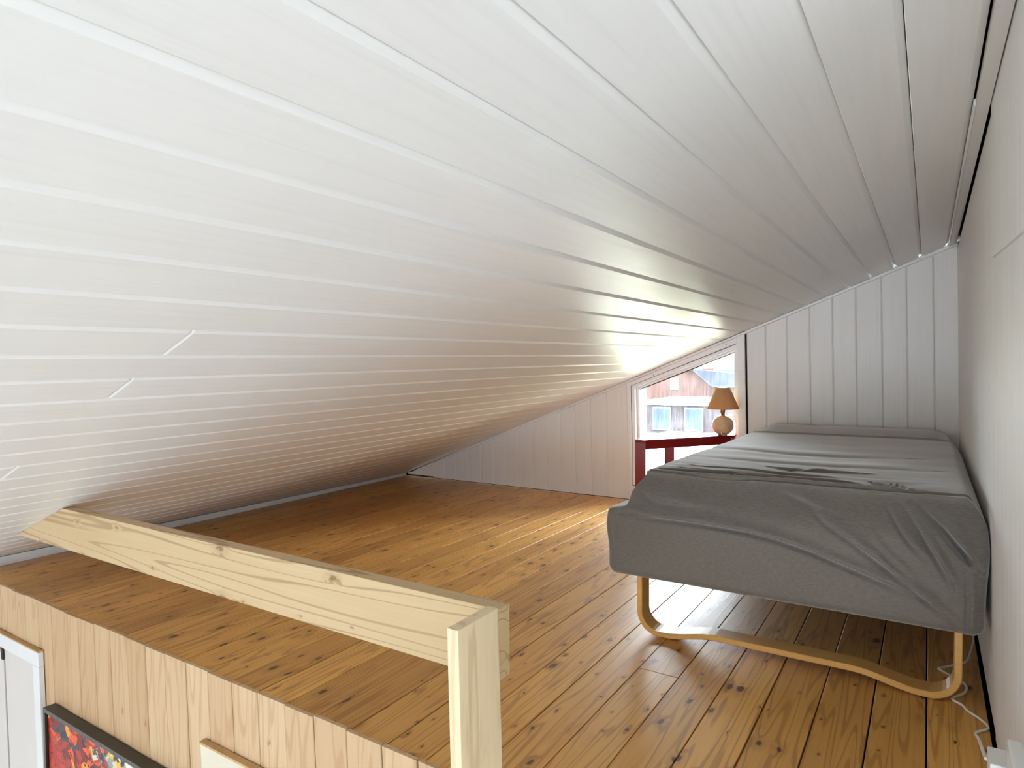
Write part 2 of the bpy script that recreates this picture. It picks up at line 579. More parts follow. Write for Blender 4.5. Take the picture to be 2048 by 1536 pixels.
# ---- floor: subfloor slab + single planks
floor = struct(box('floor', (EAVE - 0.15, 1.225, -0.12), (XR + 0.05, YB + 0.01, -0.024), M_SUB))
edges = [0.1515, 0.0033]
while edges[-1] > EAVE:
    edges.append(edges[-1] - 0.1342)
joints = {6: 2.02, 9: 3.3, 13: 2.75, 17: 1.9, 20: 3.05, 24: 2.3, 27: 3.5}
for i in range(len(edges) - 1):
    gr, gl = (0.0024, 0.0024) if i < 5 else (0.0016, 0.0016)
    xr, xl = edges[i] - gr, edges[i + 1] + gl
    runs = [(1.222, YB - 0.004)]
    if i in joints:
        runs = [(1.222, joints[i] - 0.0012), (joints[i] + 0.0012, YB - 0.004)]
    for y0, y1 in runs:
        dz = random.uniform(-0.0008, 0.0008)
        b_ = 0.0007
        sec = [(xl, -0.022), (xr, -0.022), (xr, dz - b_), (xr - b_, dz), (xl + b_, dz), (xl, dz - b_)]
        v, f = rings_mesh([Vector((x, y0, z)) for x, z in sec], [Vector((x, y1, z)) for x, z in sec])
        new_obj('floor_plank', v, f, M_FLOOR, floor)

# ---- ceiling: roof deck + single boards, each with a bevelled upper edge beside the joint
v = []
for x, y in ((EAVE - 0.25, NEAR - 0.3), (0.16, NEAR - 0.3), (0.16, YB + 0.4), (EAVE - 0.25, YB + 0.4)):
    v.append(Vector((x, y, ceil_z(x, y) + 0.024)))
vv, ff = rings_mesh(v, [p + Vector((0, 0, 0.12)) for p in v])
ceiling = struct(new_obj('ceiling', vv, ff, M_GAP))
cedges = [0.0905]
k = 0
while cedges[-1] > EAVE - 0.10:
    cedges.append(-0.041 - 0.127 * k)
    k += 1
ys = [NEAR - 0.2, -4.0, -1.5, 0.0, 1.2, 2.4, 3.5, YB - 0.003]
CJ = {11: 0.80, 13: 0.803, 18: 0.80}
for i in range(len(cedges) - 1):
    xr, xl = cedges[i], cedges[i + 1]
    dz = random.uniform(-0.0004, 0.0004)
    w = random.uniform(-0.001, 0.001)
    bw = 0.0135
    sec = [(xl + 0.0012, 0.018), (xl + 0.0012, 0.0015), (xl + 0.0025, 0.0), (xr - bw - 0.001 + w, 0.0), (xr - 0.001, 0.0085), (xr - 0.001, 0.018)]
    runs = [ys]
    if i in CJ:
        q0 = CJ[i]
        runs = [[y for y in ys if y < q0] + [q0 - 0.006, q0 - 0.0004], [q0 + 0.0004, q0 + 0.006] + [y for y in ys if y > q0]]
    for run in runs:
        v, f = [], []
        for y in run:
            e = 0.003 if (i in CJ and abs(y - CJ[i]) < 0.001) else 0.0     # chamfered butt joint
            for x, d in sec:
                v.append((x, y, ceil_z(x, y) + min(d + e, 0.018) + dz))
        n = len(sec)
        for j in range(len(run) - 1):
            for q in range(n):
                f.append((j * n + q, j * n + (q + 1) % n, (j + 1) * n + (q + 1) % n, (j + 1) * n + q))
        f.append(tuple(range(n)))
        f.append(tuple(range((len(run) - 1) * n, len(run) * n)))
        new_obj('ceiling_board', v, f, M_CEIL, ceiling)

# the other roof slope over the lower room, out of view
rz = ceil_z(0.15, 0)
v = [Vector((0.15, NEAR - 0.3, rz + 0.03)), Vector((4.5, NEAR - 0.3, rz - 1.72)), Vector((4.5, 1.4, rz - 1.72)), Vector((0.15, 1.4, rz + 0.03))]
vv, ff = rings_mesh(v, [p + Vector((0, 0, 0.1)) for p in v])
struct(new_obj('ceiling', vv, ff, M_CEIL))

# ridge batten and small cover strip along the right wall
sl = lambda x, y, d: Vector((x, y, ceil_z(x, y) + d))
tr1 = struct(new_obj('trim_1', *rings_mesh(
    [sl(0.0950, 0.2, -0.012), sl(0.0945, 0.2, 0.012), sl(0.127, 0.2, 0.012), sl(0.1255, 0.2, -0.013)],
    [sl(0.0965, YB - 0.016, -0.012), sl(0.0955, YB - 0.016, 0.012), sl(0.130, YB - 0.016, 0.012), sl(0.1285, YB - 0.016, -0.013)]), M_TRIMY))
tr3 = struct(new_obj('trim_3', *rings_mesh(
    [sl(0.0900, 2.02, -0.006), sl(0.0900, 2.02, 0.006), sl(0.0950, 2.02, 0.006), sl(0.0945, 2.02, -0.0145)],
    [sl(0.0880, YB - 0.016, -0.006), sl(0.0880, YB - 0.016, 0.006), sl(0.0950, YB - 0.016, 0.006), sl(0.0945, YB - 0.016, -0.0145)]), M_TRIMY))
# thin strip where the ceiling meets the far wall
e0, e1 = EAVE + 0.10, 0.135
tr2 = struct(new_obj('trim_2', *rings_mesh(
    [Vector((e0, YB - 0.002, ceil_z(e0, YB) - 0.007)), Vector((e0, YB - 0.014, ceil_z(e0, YB) - 0.007)),
     Vector((e0, YB - 0.014, ceil_z(e0, YB) - 0.021)), Vector((e0, YB - 0.002, ceil_z(e0, YB) - 0.025))],
    [Vector((e1, YB - 0.002, ceil_z(e1, YB) - 0.007)), Vector((e1, YB - 0.014, ceil_z(e1, YB) - 0.007)),
     Vector((e1, YB - 0.014, ceil_z(e1, YB) - 0.021)), Vector((e1, YB - 0.002, ceil_z(e1, YB) - 0.025))]), M_TRIM))

# ---- far gable wall: backing around the window opening + vertical boards
WL, WR, WZ = -1.872, -1.058, 0.10
bv_, bf_ = [], []


def add_prism(poly, y0, y1):
    n0 = len(bv_)
    vv, ff = rings_mesh([Vector((x, y0, z)) for x, z in poly], [Vector((x, y1, z)) for x, z in poly])
    bv_.extend(vv)
    bf_.extend([tuple(n0 + q for q in g) for g in ff])


zc = lambda x: ceil_z(x, YB)
add_prism([(EAVE - 0.2, -0.02), (WL, -0.02), (WL, zc(WL)), (EAVE - 0.2, zc(EAVE - 0.2) + 0.02)], YB + 0.016, YB + 0.15)
add_prism([(WR, -0.02), (0.3, -0.02), (0.3, zc(0.3)), (WR, zc(WR))], YB + 0.016, YB + 0.15)
add_prism([(WL, -0.02), (WR, -0.02), (WR, WZ), (WL, WZ)], YB + 0.016, YB + 0.15)
add_prism([(WL, zc(WL) - 0.05), (WR, zc(WR) - 0.05), (WR, zc(WR) + 0.03), (WL, zc(WL) + 0.03)], YB + 0.016, YB + 0.15)
wall_back = struct(new_obj('wall_back', bv_, bf_, M_GAP))


def wall_plank(x0, x1, zb, zt_fn, parent, y=YB, ch=0.007, dep=0.005, mat=M_WALL, name='wall_board', lean=LEAN, zref=0.66, thick=0.014, gap=0.0004):
    """vertical board with chamfered long edges; top follows zt_fn(x)"""
    secs = [(x0 + gap, thick), (x0 + gap, dep), (x0 + ch, 0.0), (x1 - ch, 0.0), (x1 - gap, dep), (x1 - gap, thick)]
    X = lambda x, z: x - lean * (z - zref)
    bot = [Vector((X(x, zb), y + d, zb)) for x, d in secs]
    top = [Vector((X(x, zt_fn(x)), y + d, zt_fn(x))) for x, d in secs]
    v, f = rings_mesh(bot, top)
    return new_obj(name, v, f, mat, parent)


right_j = [-1.030, -0.907, -0.774, -0.636, -0.503, -0.371, -0.231, -0.1, 0.0355, 0.158]
top_fn = lambda x: max(zc(x - 0.01) - 0.006, 0.02)
for a, b_ in zip(right_j[:-1], right_j[1:]):
    wall_plank(a, b_, 0.002, top_fn, wall_back)
left_j = [-4.10, -4.028, -3.91, -3.786, -3.654, -3.522, -3.393, -3.259, -3.121, -2.994, -2.862, -2.73, -2.596, -2.468, -2.337, -2.197, -2.061, -1.893]
for a, b_ in zip(left_j[:-1], left_j[1:]):
    wall_plank(a, b_, 0.004 if a > -3.9 else 0.012, top_fn, wall_back, zref=0.1, ch=0.006, dep=0.004)

# ---- window in the gable
win = struct(empty('window_1', (-1.47, YB, 0.1)))
XL = lambda x, z: x - LEAN * (z - 0.5)


def wpoly(name, pts, y0, y1, mat, bev=0.0):
    o = prism(name, [(XL(x, z), y0, z) for x, z in pts], (0, y1 - y0, 0), mat)
    child(o, win)
    if bev:
        bevel(o, bev)
    return o


h = lambda x, d: ceil_z(x, YB) - d
# casings on the wall face
wpoly('casing', [(-1.897, 0.003), (-1.871, 0.003), (-1.871, h(-1.871, 0.022)), (-1.897, h(-1.897, 0.022))], YB - 0.006, YB + 0.012, M_TRIM, 0.002)
wpoly('casing', [(-1.089, 0.003), (-1.038, 0.003), (-1.038, h(-1.038, 0.024)), (-1.089, h(-1.089, 0.024))], YB - 0.010, YB + 0.012, M_TRIM, 0.002)
wpoly('casing', [(-1.870, h(-1.870, 0.052)), (-1.090, h(-1.090, 0.064)), (-1.090, h(-1.090, 0.026)), (-1.870, h(-1.870, 0.024))], YB - 0.007, YB + 0.012, M_TRIM, 0.002)
for nx in (-1.685, -1.165):
    nb = lathe('nail_head', [(0.0045, 0.0), (0.0045, 0.001), (0.003, 0.002)], (0, 0, 0), M_NAIL, n=10)
    nb.data.transform(Matrix.Rotation(math.radians(90), 4, 'X'))
    nb.location = (nx - LEAN * 0.5, YB - 0.007, h(nx, 0.043))
    nb.parent = win
    nb.matrix_parent_inverse = Matrix.Translation(-Vector(win.location))
wpoly('casing', [(-1.8705, 0.003), (-1.0895, 0.003), (-1.0895, 0.104), (-1.8705, 0.104)], YB + 0.001, YB + 0.014, M_TRIM, 0.001)
# fixed frame lining the opening
FT = lambda x: h(x, 0.0535 + 0.016 * (x + 1.867) / 0.775)
wpoly('window_frame', [(-1.869, 0.11), (-1.842, 0.11), (-1.842, FT(-1.842)), (-1.869, FT(-1.869))], YB + 0.0125, YB + 0.14, M_FRAME, 0.002)
wpoly('window_frame', [(-1.112, 0.11), (-1.0895, 0.11), (-1.0895, FT(-1.0895)), (-1.112, FT(-1.112))], YB + 0.0005, YB + 0.14, M_FRAME, 0.002)
wpoly('window_frame', [(-1.842, FT(-1.842) - 0.024), (-1.112, FT(-1.112) - 0.024), (-1.112, FT(-1.112)), (-1.842, FT(-1.842))], YB + 0.004, YB + 0.14, M_FRAME, 0.002)
wpoly('window_sill', [(-1.842, 0.105), (-1.112, 0.105), (-1.112, 0.135), (-1.842, 0.135)], YB - 0.02, YB + 0.14, M_FRAME, 0.003)
# sash bars behind, then gasket and pane
GT = lambda x: FT(x) - 0.0245
wpoly('sash', [(-1.841, 0.136), (-1.822, 0.136), (-1.822, GT(-1.822) - 0.001), (-1.841, GT(-1.841) - 0.001)], YB + 0.055, YB + 0.11, M_FRAME, 0.002)
wpoly('sash', [(-1.120, 0.136), (-1.1125, 0.136), (-1.1125, GT(-1.1125) - 0.001), (-1.120, GT(-1.120) - 0.001)], YB + 0.055, YB + 0.11, M_FRAME, 0.001)
wpoly('sash', [(-1.822, GT(-1.822) - 0.018), (-1.120, GT(-1.120) - 0.018), (-1.120, GT(-1.120) - 0.001), (-1.822, GT(-1.822) - 0.001)], YB + 0.055, YB + 0.11, M_FRAME, 0.002)
wpoly('gasket', [(-1.822, GT(-1.822) - 0.0225), (-1.120, GT(-1.120) - 0.0225), (-1.120, GT(-1.120) - 0.0185), (-1.822, GT(-1.822) - 0.0185)], YB + 0.060, YB + 0.085, M_GAP)
wpoly('pane', [(-1.822, 0.136), (-1.120, 0.136), (-1.120, GT(-1.120) - 0.020), (-1.822, GT(-1.822) - 0.020)], YB + 0.082, YB + 0.084, M_GLASS)

# ---- right wall: leaning slab, nearer layer stands a little proud, one more panel above it
def slab_r(name, y0, y1, z0, z1, off, thick, parent=None, mat=M_WALLR):
    p = [Vector((wall_x(z) - off, y, z)) for y, z in ((y0, z0), (y1, z0), (y1, z1), (y0, z1))]
    v, f = rings_mesh(p, [q + Vector((thick, 0, 0)) for q in p])
    return new_obj(name, v, f, mat, parent)


wall_right = struct(slab_r('wall_right', 1.0, YB + 0.012, -0.15, 1.75, -0.016, 0.08, None, M_GAP))
yj = [2.085, 2.62, 3.14, 3.66, 4.18, YB + 0.006]
for a, b_ in zip(yj[:-1], yj[1:]):
    slab_r('wall_panel', a + 0.0003, b_ - 0.0003, 0.022, 1.672, 0.0, 0.015, wall_right)
zb_ = lambda y: 1.275 - 0.068 * (2.09 - y)
for nm_, y0, y1, zz0, zz1, off in (('wall_panel', 1.0, 2.083, lambda y: 0.022, lambda y: zb_(y) - 0.001, 0.002), ('wall_panel', 1.0, 2.092, zb_, lambda y: 1.672, 0.0065)):
    p = [Vector((wall_x(z) - off, y, z)) for y, z in ((y0, zz0(y0)), (y1, zz0(y1)), (y1, zz1(y1)), (y0, zz1(y0)))]
    new_obj(nm_, *rings_mesh(p, [q + Vector((0.015 + off, 0, 0)) for q in p]), M_WALLR, wall_right)

# ---- eaves baseboard
a0, a1 = (-3.985, 1.225), (-4.085, YB - 0.03)
P = lambda pt, dx, z: Vector((pt[0] + dx, pt[1], z))
struct(new_obj('baseboard_left', *rings_mesh(
    [P(a0, -0.02, 0.001), P(a0, 0, 0.001), P(a0, 0, ceil_z(a0[0], a0[1]) - 0.004), P(a0, -0.02, ceil_z(a0[0] - 0.02, a0[1]) - 0.004)],
    [P(a1, -0.02, 0.001), P(a1, 0, 0.001), P(a1, 0, ceil_z(a1[0], a1[1]) - 0.004), P(a1, -0.02, ceil_z(a1[0] - 0.02, a1[1]) - 0.004)]), M_BASEB))
struct(box('wall_left', (EAVE - 0.3, NEAR, LOW), (EAVE - 0.17, YB + 0.15, -0.02), M_WALL))

# ---- boards below the loft edge (front wall of the room below)
fj = [0.20, 0.07, -0.06, -0.19, -0.315, -0.44, -0.565, -0.69, -0.815, -0.94, -1.06, -1.18, -1.31, -1.44, -1.563, -1.69, -1.818, -1.942,
      -2.067, -2.193, -2.316, -2.440, -2.563, -2.681, -2.807, -2.918, -3.038, -3.16, -3.282, -3.415, -3.54, -3.66, -3.78, -3.90, -4.02, -4.14]
wall_front = struct(box('wall_front', (EAVE - 0.17, YF + 0.0125, LOW), (0.45, YF + 0.016, 0.012), M_GAP))
for b_, a in zip(fj[:-1], fj[1:]):
    zt = 0.030 + random.uniform(-0.0035, 0.0015)
    dy = random.uniform(-0.0015, 0.0015)
    wall_plank(a, b_, LOW + 0.01, lambda x, q=zt: q, wall_front, y=YF + dy, ch=0.0036, dep=0.0025, mat=M_PINE_Z, lean=0.05, zref=0.03, thick=0.012, gap=random.uniform(0.0012, 0.0026))

# ---- door at the left in the room below
door1 = struct(empty('door_1', (-3.5, YF, LOW)))


def dbox(name, lo, hi, mat, par, bev=0.002, lean=0.05):
    o = box(name, lo, hi, mat, None, bev)
    for q in o.data.vertices:
        q.co.x -= lean * (q.co.z + 0.165)
    return child(o, par)


dbox('door_frame', (-4.0, YF - 0.022, -0.236), (-3.108, YF - 0.002, -0.176), M_CASE, door1)
dbox('door_frame', (-3.166, YF - 0.022, LOW + 0.02), (-3.108, YF - 0.002, -0.2365), M_CASE, door1)
dbox('cap_strip', (-4.0, YF - 0.022, -0.1755), (-3.108, YF - 0.002, -0.1705), M_RAWEDGE, door1, 0.001)
dbox('door_leaf', (-3.474, YF - 0.012, LOW + 0.03), (-3.170, YF - 0.002, -0.240), M_DOOR, door1, 0.002)
dbox('door_leaf', (-3.97, YF - 0.014, LOW + 0.03), (-3.488, YF - 0.002, -0.262), M_DOOR, door1, 0.003)
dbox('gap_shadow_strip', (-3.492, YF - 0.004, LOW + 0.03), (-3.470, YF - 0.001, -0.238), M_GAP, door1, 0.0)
dbox('hinge', (-3.495, YF - 0.020, -0.292), (-3.476, YF - 0.0125, -0.240), M_IRON, door1, 0.002)

# ---- cream door further right, only its frame head shows
door2 = struct(empty('door_2', (-1.5, YF, LOW)))
dbox('door_frame', (-1.955, YF - 0.022, -0.29), (-1.05, YF - 0.002, -0.198), M_CREAM, door2, 0.003)
dbox('door_frame', (-1.955, YF - 0.022, LOW + 0.02), (-1.868, YF - 0.002, -0.2905), M_CREAM, door2, 0.003)
dbox('door_frame', (-1.137, YF - 0.022, LOW + 0.02), (-1.05, YF - 0.002, -0.2905), M_CREAM, door2, 0.003)
dbox('cap_strip', (-1.957, YF - 0.024, -0.1975), (-1.05, YF - 0.002, -0.190), M_RAWEDGE, door2, 0.001)
dbox('door_leaf', (-1.867, YF - 0.014, LOW + 0.03), (-1.138, YF - 0.002, -0.292), M_CREAM, door2, 0.002)

# ---- shell of the room below / behind the camera
struct(box('floor_lower', (EAVE - 0.3, NEAR - 0.2, LOW - 0.1), (4.6, YF + 0.02, LOW), M_LOWFLOOR))
struct(box('wall_east', (4.42, NEAR, LOW), (4.5, 1.4, rz - 1.55), M_WALL))
struct(prism('wall_north', [(0.45, YF + 0.02, LOW), (4.45, YF + 0.02, LOW), (4.45, YF + 0.02, rz - 1.66), (0.2, YF + 0.02, rz + 0.0), (0.2, YF + 0.02, 0.0)], (0, 0.08, 0), M_WALL))
near_w = struct(empty('wall_near', (0, NEAR, LOW)))
child(prism('gable_panel', [(EAVE - 0.2, NEAR - 0.12, LOW), (4.5, NEAR - 0.12, LOW), (4.5, NEAR - 0.12, 0.05), (0.15, NEAR - 0.12, 1.7), (EAVE - 0.2, NEAR - 0.12, 0.0)], (0, 0.08, 0), M_CASE), near_w)

# ------------------------------------------------------------------ railing: rail cut to the roof slope, post in front of its end
rail_root = thing(empty('loft_railing', (-0.82, 1.12, LOW)), 'pale pine guard rail with square post at the edge of the loft', 'railing')


def ceil_x(z, y):
    x = (z - 1.6565) / 0.401
    for _ in range(20):
        x += (z - ceil_z(x, y)) / 0.401
    return x


RY0, RY1 = 1.197, 1.243
zl = lambda x, b_: (0.291, 0.456)[b_] - 0.0015 * (x + 0.8) * (-1 if b_ == 0 else 1)
x_b = ceil_x(0.2895, RY0) + 0.004
x_t = ceil_x(0.4510, RY0) + 0.004
r = prism('rail', [(x_b, RY0, 0.2895), (-0.8068, RY0, 0.2935), (-0.8068, RY0, 0.4575), (x_t, RY0, 0.4510)], (0, RY1 - RY0, 0), M_RAIL)
bevel(r, 0.002, 2)
child(r, rail_root)
pv = []
po = box('post', (-0.8355, 1.047, LOW + 0.002), (-0.8065, 1.1962, 0.4615), M_POST, None, 0.0025, 2)
for q in po.data.vertices:
    q.co.x -= 0.022 * (q.co.z - 0.46)
child(po, rail_root)

# ------------------------------------------------------------------ bed
bed = thing(empty('single_bed', (-0.43, 3.3, 0)), 'low bed under a grey brown fitted sheet on bent beech legs beside the right wall', 'bed')


def hit_front(px, py, yy=2.22):
    d = Vector((AX[i][0] * (px - 1024) + AX[i][1] * (py - 768) + AX[i][2] * -0 for i in range(3)))
    return d


# creases of the sheet on the front, as (x, z) polylines in metres
CREASES = [
    ([(-0.93, 0.462), (-0.80, 0.463), (-0.66, 0.462), (-0.50, 0.455), (-0.40, 0.441), (-0.30, 0.417), (-0.20, 0.385), (-0.10, 0.352), (0.0, 0.325)], 0.010, 0.012),
    ([(-0.33, 0.560), (-0.27, 0.512), (-0.20, 0.470), (-0.13, 0.420), (-0.05, 0.362), (0.03, 0.297), (0.08, 0.250)], 0.007, 0.011),
    ([(-0.10, 0.565), (-0.075, 0.525), (-0.04, 0.480), (0.0, 0.440)], 0.008, 0.008),
    ([(-0.055, 0.570), (-0.01, 0.505), (0.02, 0.455), (0.062, 0.375)], 0.009, 0.009),
    ([(-0.01, 0.570), (0.045, 0.525), (0.09, 0.470), (0.118, 0.430)], 0.012, 0.012),
    ([(-0.14, 0.480), (-0.10, 0.435), (-0.04, 0.385)], 0.005, 0.009),
    ([(0.035, 0.510), (0.075, 0.465), (0.115, 0.432)], -0.010, 0.010),
    ([(0.098, 0.425), (0.102, 0.33), (0.10, 0.24)], 0.004, 0.007),
    ([(-0.985, 0.44), (-0.97, 0.36), (-0.955, 0.25)], 0.003, 0.012),
    ([(-0.93, 0.500), (-0.85, 0.487), (-0.74, 0.484), (-0.62, 0.492)], -0.006, 0.014),
    ([(-0.90, 0.545), (-0.82, 0.520), (-0.70, 0.515)], 0.005, 0.016),
    ([(-0.40, 0.575), (-0.30, 0.548), (-0.24, 0.535)], 0.004, 0.010),
]
# creases on the top, as (x, y) polylines
TOPCR = [
    ([(-0.88, 2.355), (-0.62, 2.335), (-0.45, 2.35), (-0.30, 2.345), (-0.10, 2.36), (0.02, 2.36), (0.10, 2.375)], 0.011, 0.011),
    ([(-0.86, 2.41), (-0.70, 2.395), (-0.58, 2.42), (-0.46, 2.40), (-0.36, 2.415)], 0.008, 0.010),
    ([(-0.80, 2.47), (-0.62, 2.44), (-0.48, 2.455), (-0.36, 2.44), (-0.22, 2.43), (-0.14, 2.40)], 0.007, 0.011),
    ([(-0.78, 2.56), (-0.60, 2.55), (-0.44, 2.53), (-0.30, 2.525)], 0.006, 0.014),
    ([(-0.52, 2.70), (-0.44, 2.66), (-0.30, 2.66), (-0.2, 2.68)], 0.007, 0.018),
    ([(-0.44, 2.60), (-0.40, 2.66), (-0.30, 2.70)], -0.005, 0.012),
    ([(-0.16, 2.50), (-0.13, 2.44), (-0.10, 2.38)], 0.010, 0.009),
    ([(-0.10, 2.50), (-0.075, 2.43), (-0.05, 2.37)], 0.012, 0.008),
    ([(-0.085, 2.47), (-0.10, 2.42), (-0.085, 2.385)], -0.008, 0.008),
    ([(-0.60, 2.41), (-0.54, 2.375), (-0.50, 2.36)], 0.008, 0.008),
    ([(-0.86, 3.20), (-0.5, 3.17), (-0.1, 3.22)], 0.004, 0.06),
    ([(-0.86, 2.85), (-0.4, 2.84), (0.0, 2.88)], 0.003, 0.05),
]


def poly_dist(px, pz, line):
    """distance to polyline and fraction along it"""
    best = np.full(px.shape, 1e9)
    frac = np.zeros(px.shape)
    L = [math.dist(line[i], line[i + 1]) for i in range(len(line) - 1)]
    tot = sum(L)
    acc = 0.0
    sign = np.zeros(px.shape)
    for i in range(len(line) - 1):
        (ax, az), (bx, bz) = line[i], line[i + 1]
        dx, dz = bx - ax, bz - az
        t = np.clip(((px - ax) * dx + (pz - az) * dz) / (dx * dx + dz * dz), 0, 1)
        ex, ez = px - ax - t * dx, pz - az - t * dz
        d = np.hypot(ex, ez)
        m = d < best
        best = np.where(m, d, best)
        frac = np.where(m, (acc + t * L[i]) / tot, frac)
        sign = np.where(m, np.sign(dx * ez - dz * ex), sign)
        acc += L[i]
    return best, frac, sign


def crease_field(u, w, lines):
    out = np.zeros(u.shape)
    for line, A, wd in lines:
        d, fr, sg = poly_dist(u, w, line)
        # soft ridge above the line, narrow furrow below it
        s_ = d * np.where(sg >= 0, 1.0, -1.0)
        out += 2.3 * A * (np.exp(-((s_ - wd) / (1.3 * wd)) ** 2) - 0.95 * np.exp(-((s_ + 0.5 * wd) / (0.6 * wd)) ** 2)) * np.clip(np.sin(np.pi * np.clip(fr, 0.03, 0.97)) ** 0.5, 0, 1)
    return out


def sstep(a, b_, v):
    t = np.clip((v - a) / (b_ - a), 0, 1)
    return t * t * (3 - 2 * t)


def sheet_mesh():
    lo, hi = np.array((-1.0, 2.2, 0.235)), np.array((0.14, 4.47, 0.605))
    nx, ny, nz = 250, 380, 96
    V, F = [], []
    off = 0

    def gridface(P):
        nonlocal off
        a, b_ = P.shape[:2]
        V.append(P.reshape(-1, 3))
        idx = np.arange(a * b_).reshape(a, b_) + off
        F.append(np.stack([idx[:-1, :-1], idx[1:, :-1], idx[1:, 1:], idx[:-1, 1:]], -1).reshape(-1, 4))
        off += a * b_

    gx = np.linspace(0, 1, nx)
    gy = np.linspace(0, 1, ny) ** 1.5
    gz = np.linspace(0, 1, nz)
    def mk(A, B, f):
        a, b_ = np.meshgrid(A, B, indexing='ij')
        return np.stack(f(a, b_), -1) * (hi - lo) + lo
    o_ = np.ones_like
    z_ = np.zeros_like
    gridface(mk(gx, gz, lambda a, b_: (a, z_(a), b_)))
    gridface(mk(gx, gz, lambda a, b_: (a, o_(a), b_)))
    gridface(mk(gx, gy, lambda a, b_: (a, b_, o_(a))))
    gridface(mk(gx, gy, lambda a, b_: (a, b_, z_(a))))
    gridface(mk(gy, gz, lambda a, b_: (z_(a), a, b_)))
    gridface(mk(gy, gz, lambda a, b_: (o_(a), a, b_)))
    P = np.concatenate(V)
    F = np.concatenate(F)
    # rounded edges
    rr = 0.032
    q = np.clip(P, lo + rr, hi - rr)
    d = P - q
    n = np.linalg.norm(d, axis=1, keepdims=True)
    N = np.where(n > 1e-9, d / np.maximum(n, 1e-9), 0)
    P = q + N * rr
    x, y, z = P.T.copy()
    fw = np.exp(-np.clip(y - 2.2, 0, None) / 0.10)          # near the front
    lw = np.exp(-np.clip(x + 1.0, 0, None) / 0.10)          # near the left side
    # lower mattress below, narrower topper above: step on the left, slope on the front
    sz = sstep(0.472, 0.496, z)
    x = x + lw * (0.066 * sz + 0.050 * sstep(0.53, 0.61, z))
    y = y + fw * (0.012 * sstep(0.45, 0.50, z) + 0.125 * sstep(0.48, 0.615, z))
    # right end: cloth pulled towards the wall at mid height
    rw = np.exp(-np.clip(0.14 - x, 0, None) / 0.05)
    x = x + rw * (0.009 * np.exp(-((z - 0.47) / 0.09) ** 2) - 0.008 * sstep(0.40, 0.235, z) * -1 * 0)
    x = x - rw * 0.03 * sstep(0.53, 0.61, z)
    # head end: pillow under the sheet
    pb = sstep(3.98, 4.34, y) * sstep(0.5, 0.6, z)
    z = z + 0.022 * pb * sstep(-1.0, -0.8, x)
    z = z + 0.007 * np.exp(-((y - 4.06) / 0.022) ** 2) * sstep(0.5, 0.6, z)
    hd = sstep(3.9, 4.3, y) * sstep(0.5, 0.6, z)
    z = z - hd * (0.045 * sstep(0.0, 0.15, x) ** 1.5 + 0.035 * (1 - sstep(-0.96, -0.78, x)))
    # overall sag of the top
    topw = sstep(0.56, 0.60, z)
    z = z - topw * 0.008 * np.exp(-((x + 0.4) / 0.35) ** 2) * np.exp(-((y - 3.3) / 0.7) ** 2)
    # side waviness of the skirt
    skirt = sstep(0.47, 0.30, z)
    x = x + lw * 0.010 * np.sin(z * 26 + y * 3) * sstep(0.25, 0.45, z)
    cf = crease_field(x, z, CREASES)
    frontm = (N[:, 1] < -0.3) | (y < 2.335)
    y = y - np.where(frontm, cf, 0) * np.clip(fw * 1.5, 0, 1)
    ct = 0.5 * crease_field(x, y, TOPCR)
    z = z + ct * topw
    # fine soft unevenness
    rng = np.array([noise.noise(Vector((a * 5, b_ * 5, c * 7))) for a, b_, c in zip(x, y, z)])
    rng2 = np.array([noise.noise(Vector((a * 5 + 9, b_ * 16, c * 16))) for a, b_, c in zip(x, y, z)])
    crump = np.exp(-((y - 2.45) / 0.14) ** 2) * sstep(-0.95, -0.8, x) * sstep(0.10, -0.05, x) * topw
    z = z + topw * (0.003 * rng + 0.0035 * rng2 * crump * 2)
    y = y + np.where(N[:, 1] < -0.3, 0.004 * rng, 0)
    x = x + np.where(N[:, 0] < -0.3, 0.004 * rng, 0)
    return np.stack([x, y, z], 1), F


SV, SF = sheet_mesh()
sheet = new_obj('fitted_sheet', SV.tolist(), SF.tolist(), M_FABRIC, None, smooth=True, fixn=False)
_b = bmesh.new()
_b.from_mesh(sheet.data)
bmesh.ops.remove_doubles(_b, verts=_b.verts, dist=0.0004)
bmesh.ops.recalc_face_normals(_b, faces=_b.faces)
for _f in _b.faces:
    _f.smooth = True
_b.to_mesh(sheet.data)
_b.free()
child(sheet, bed)


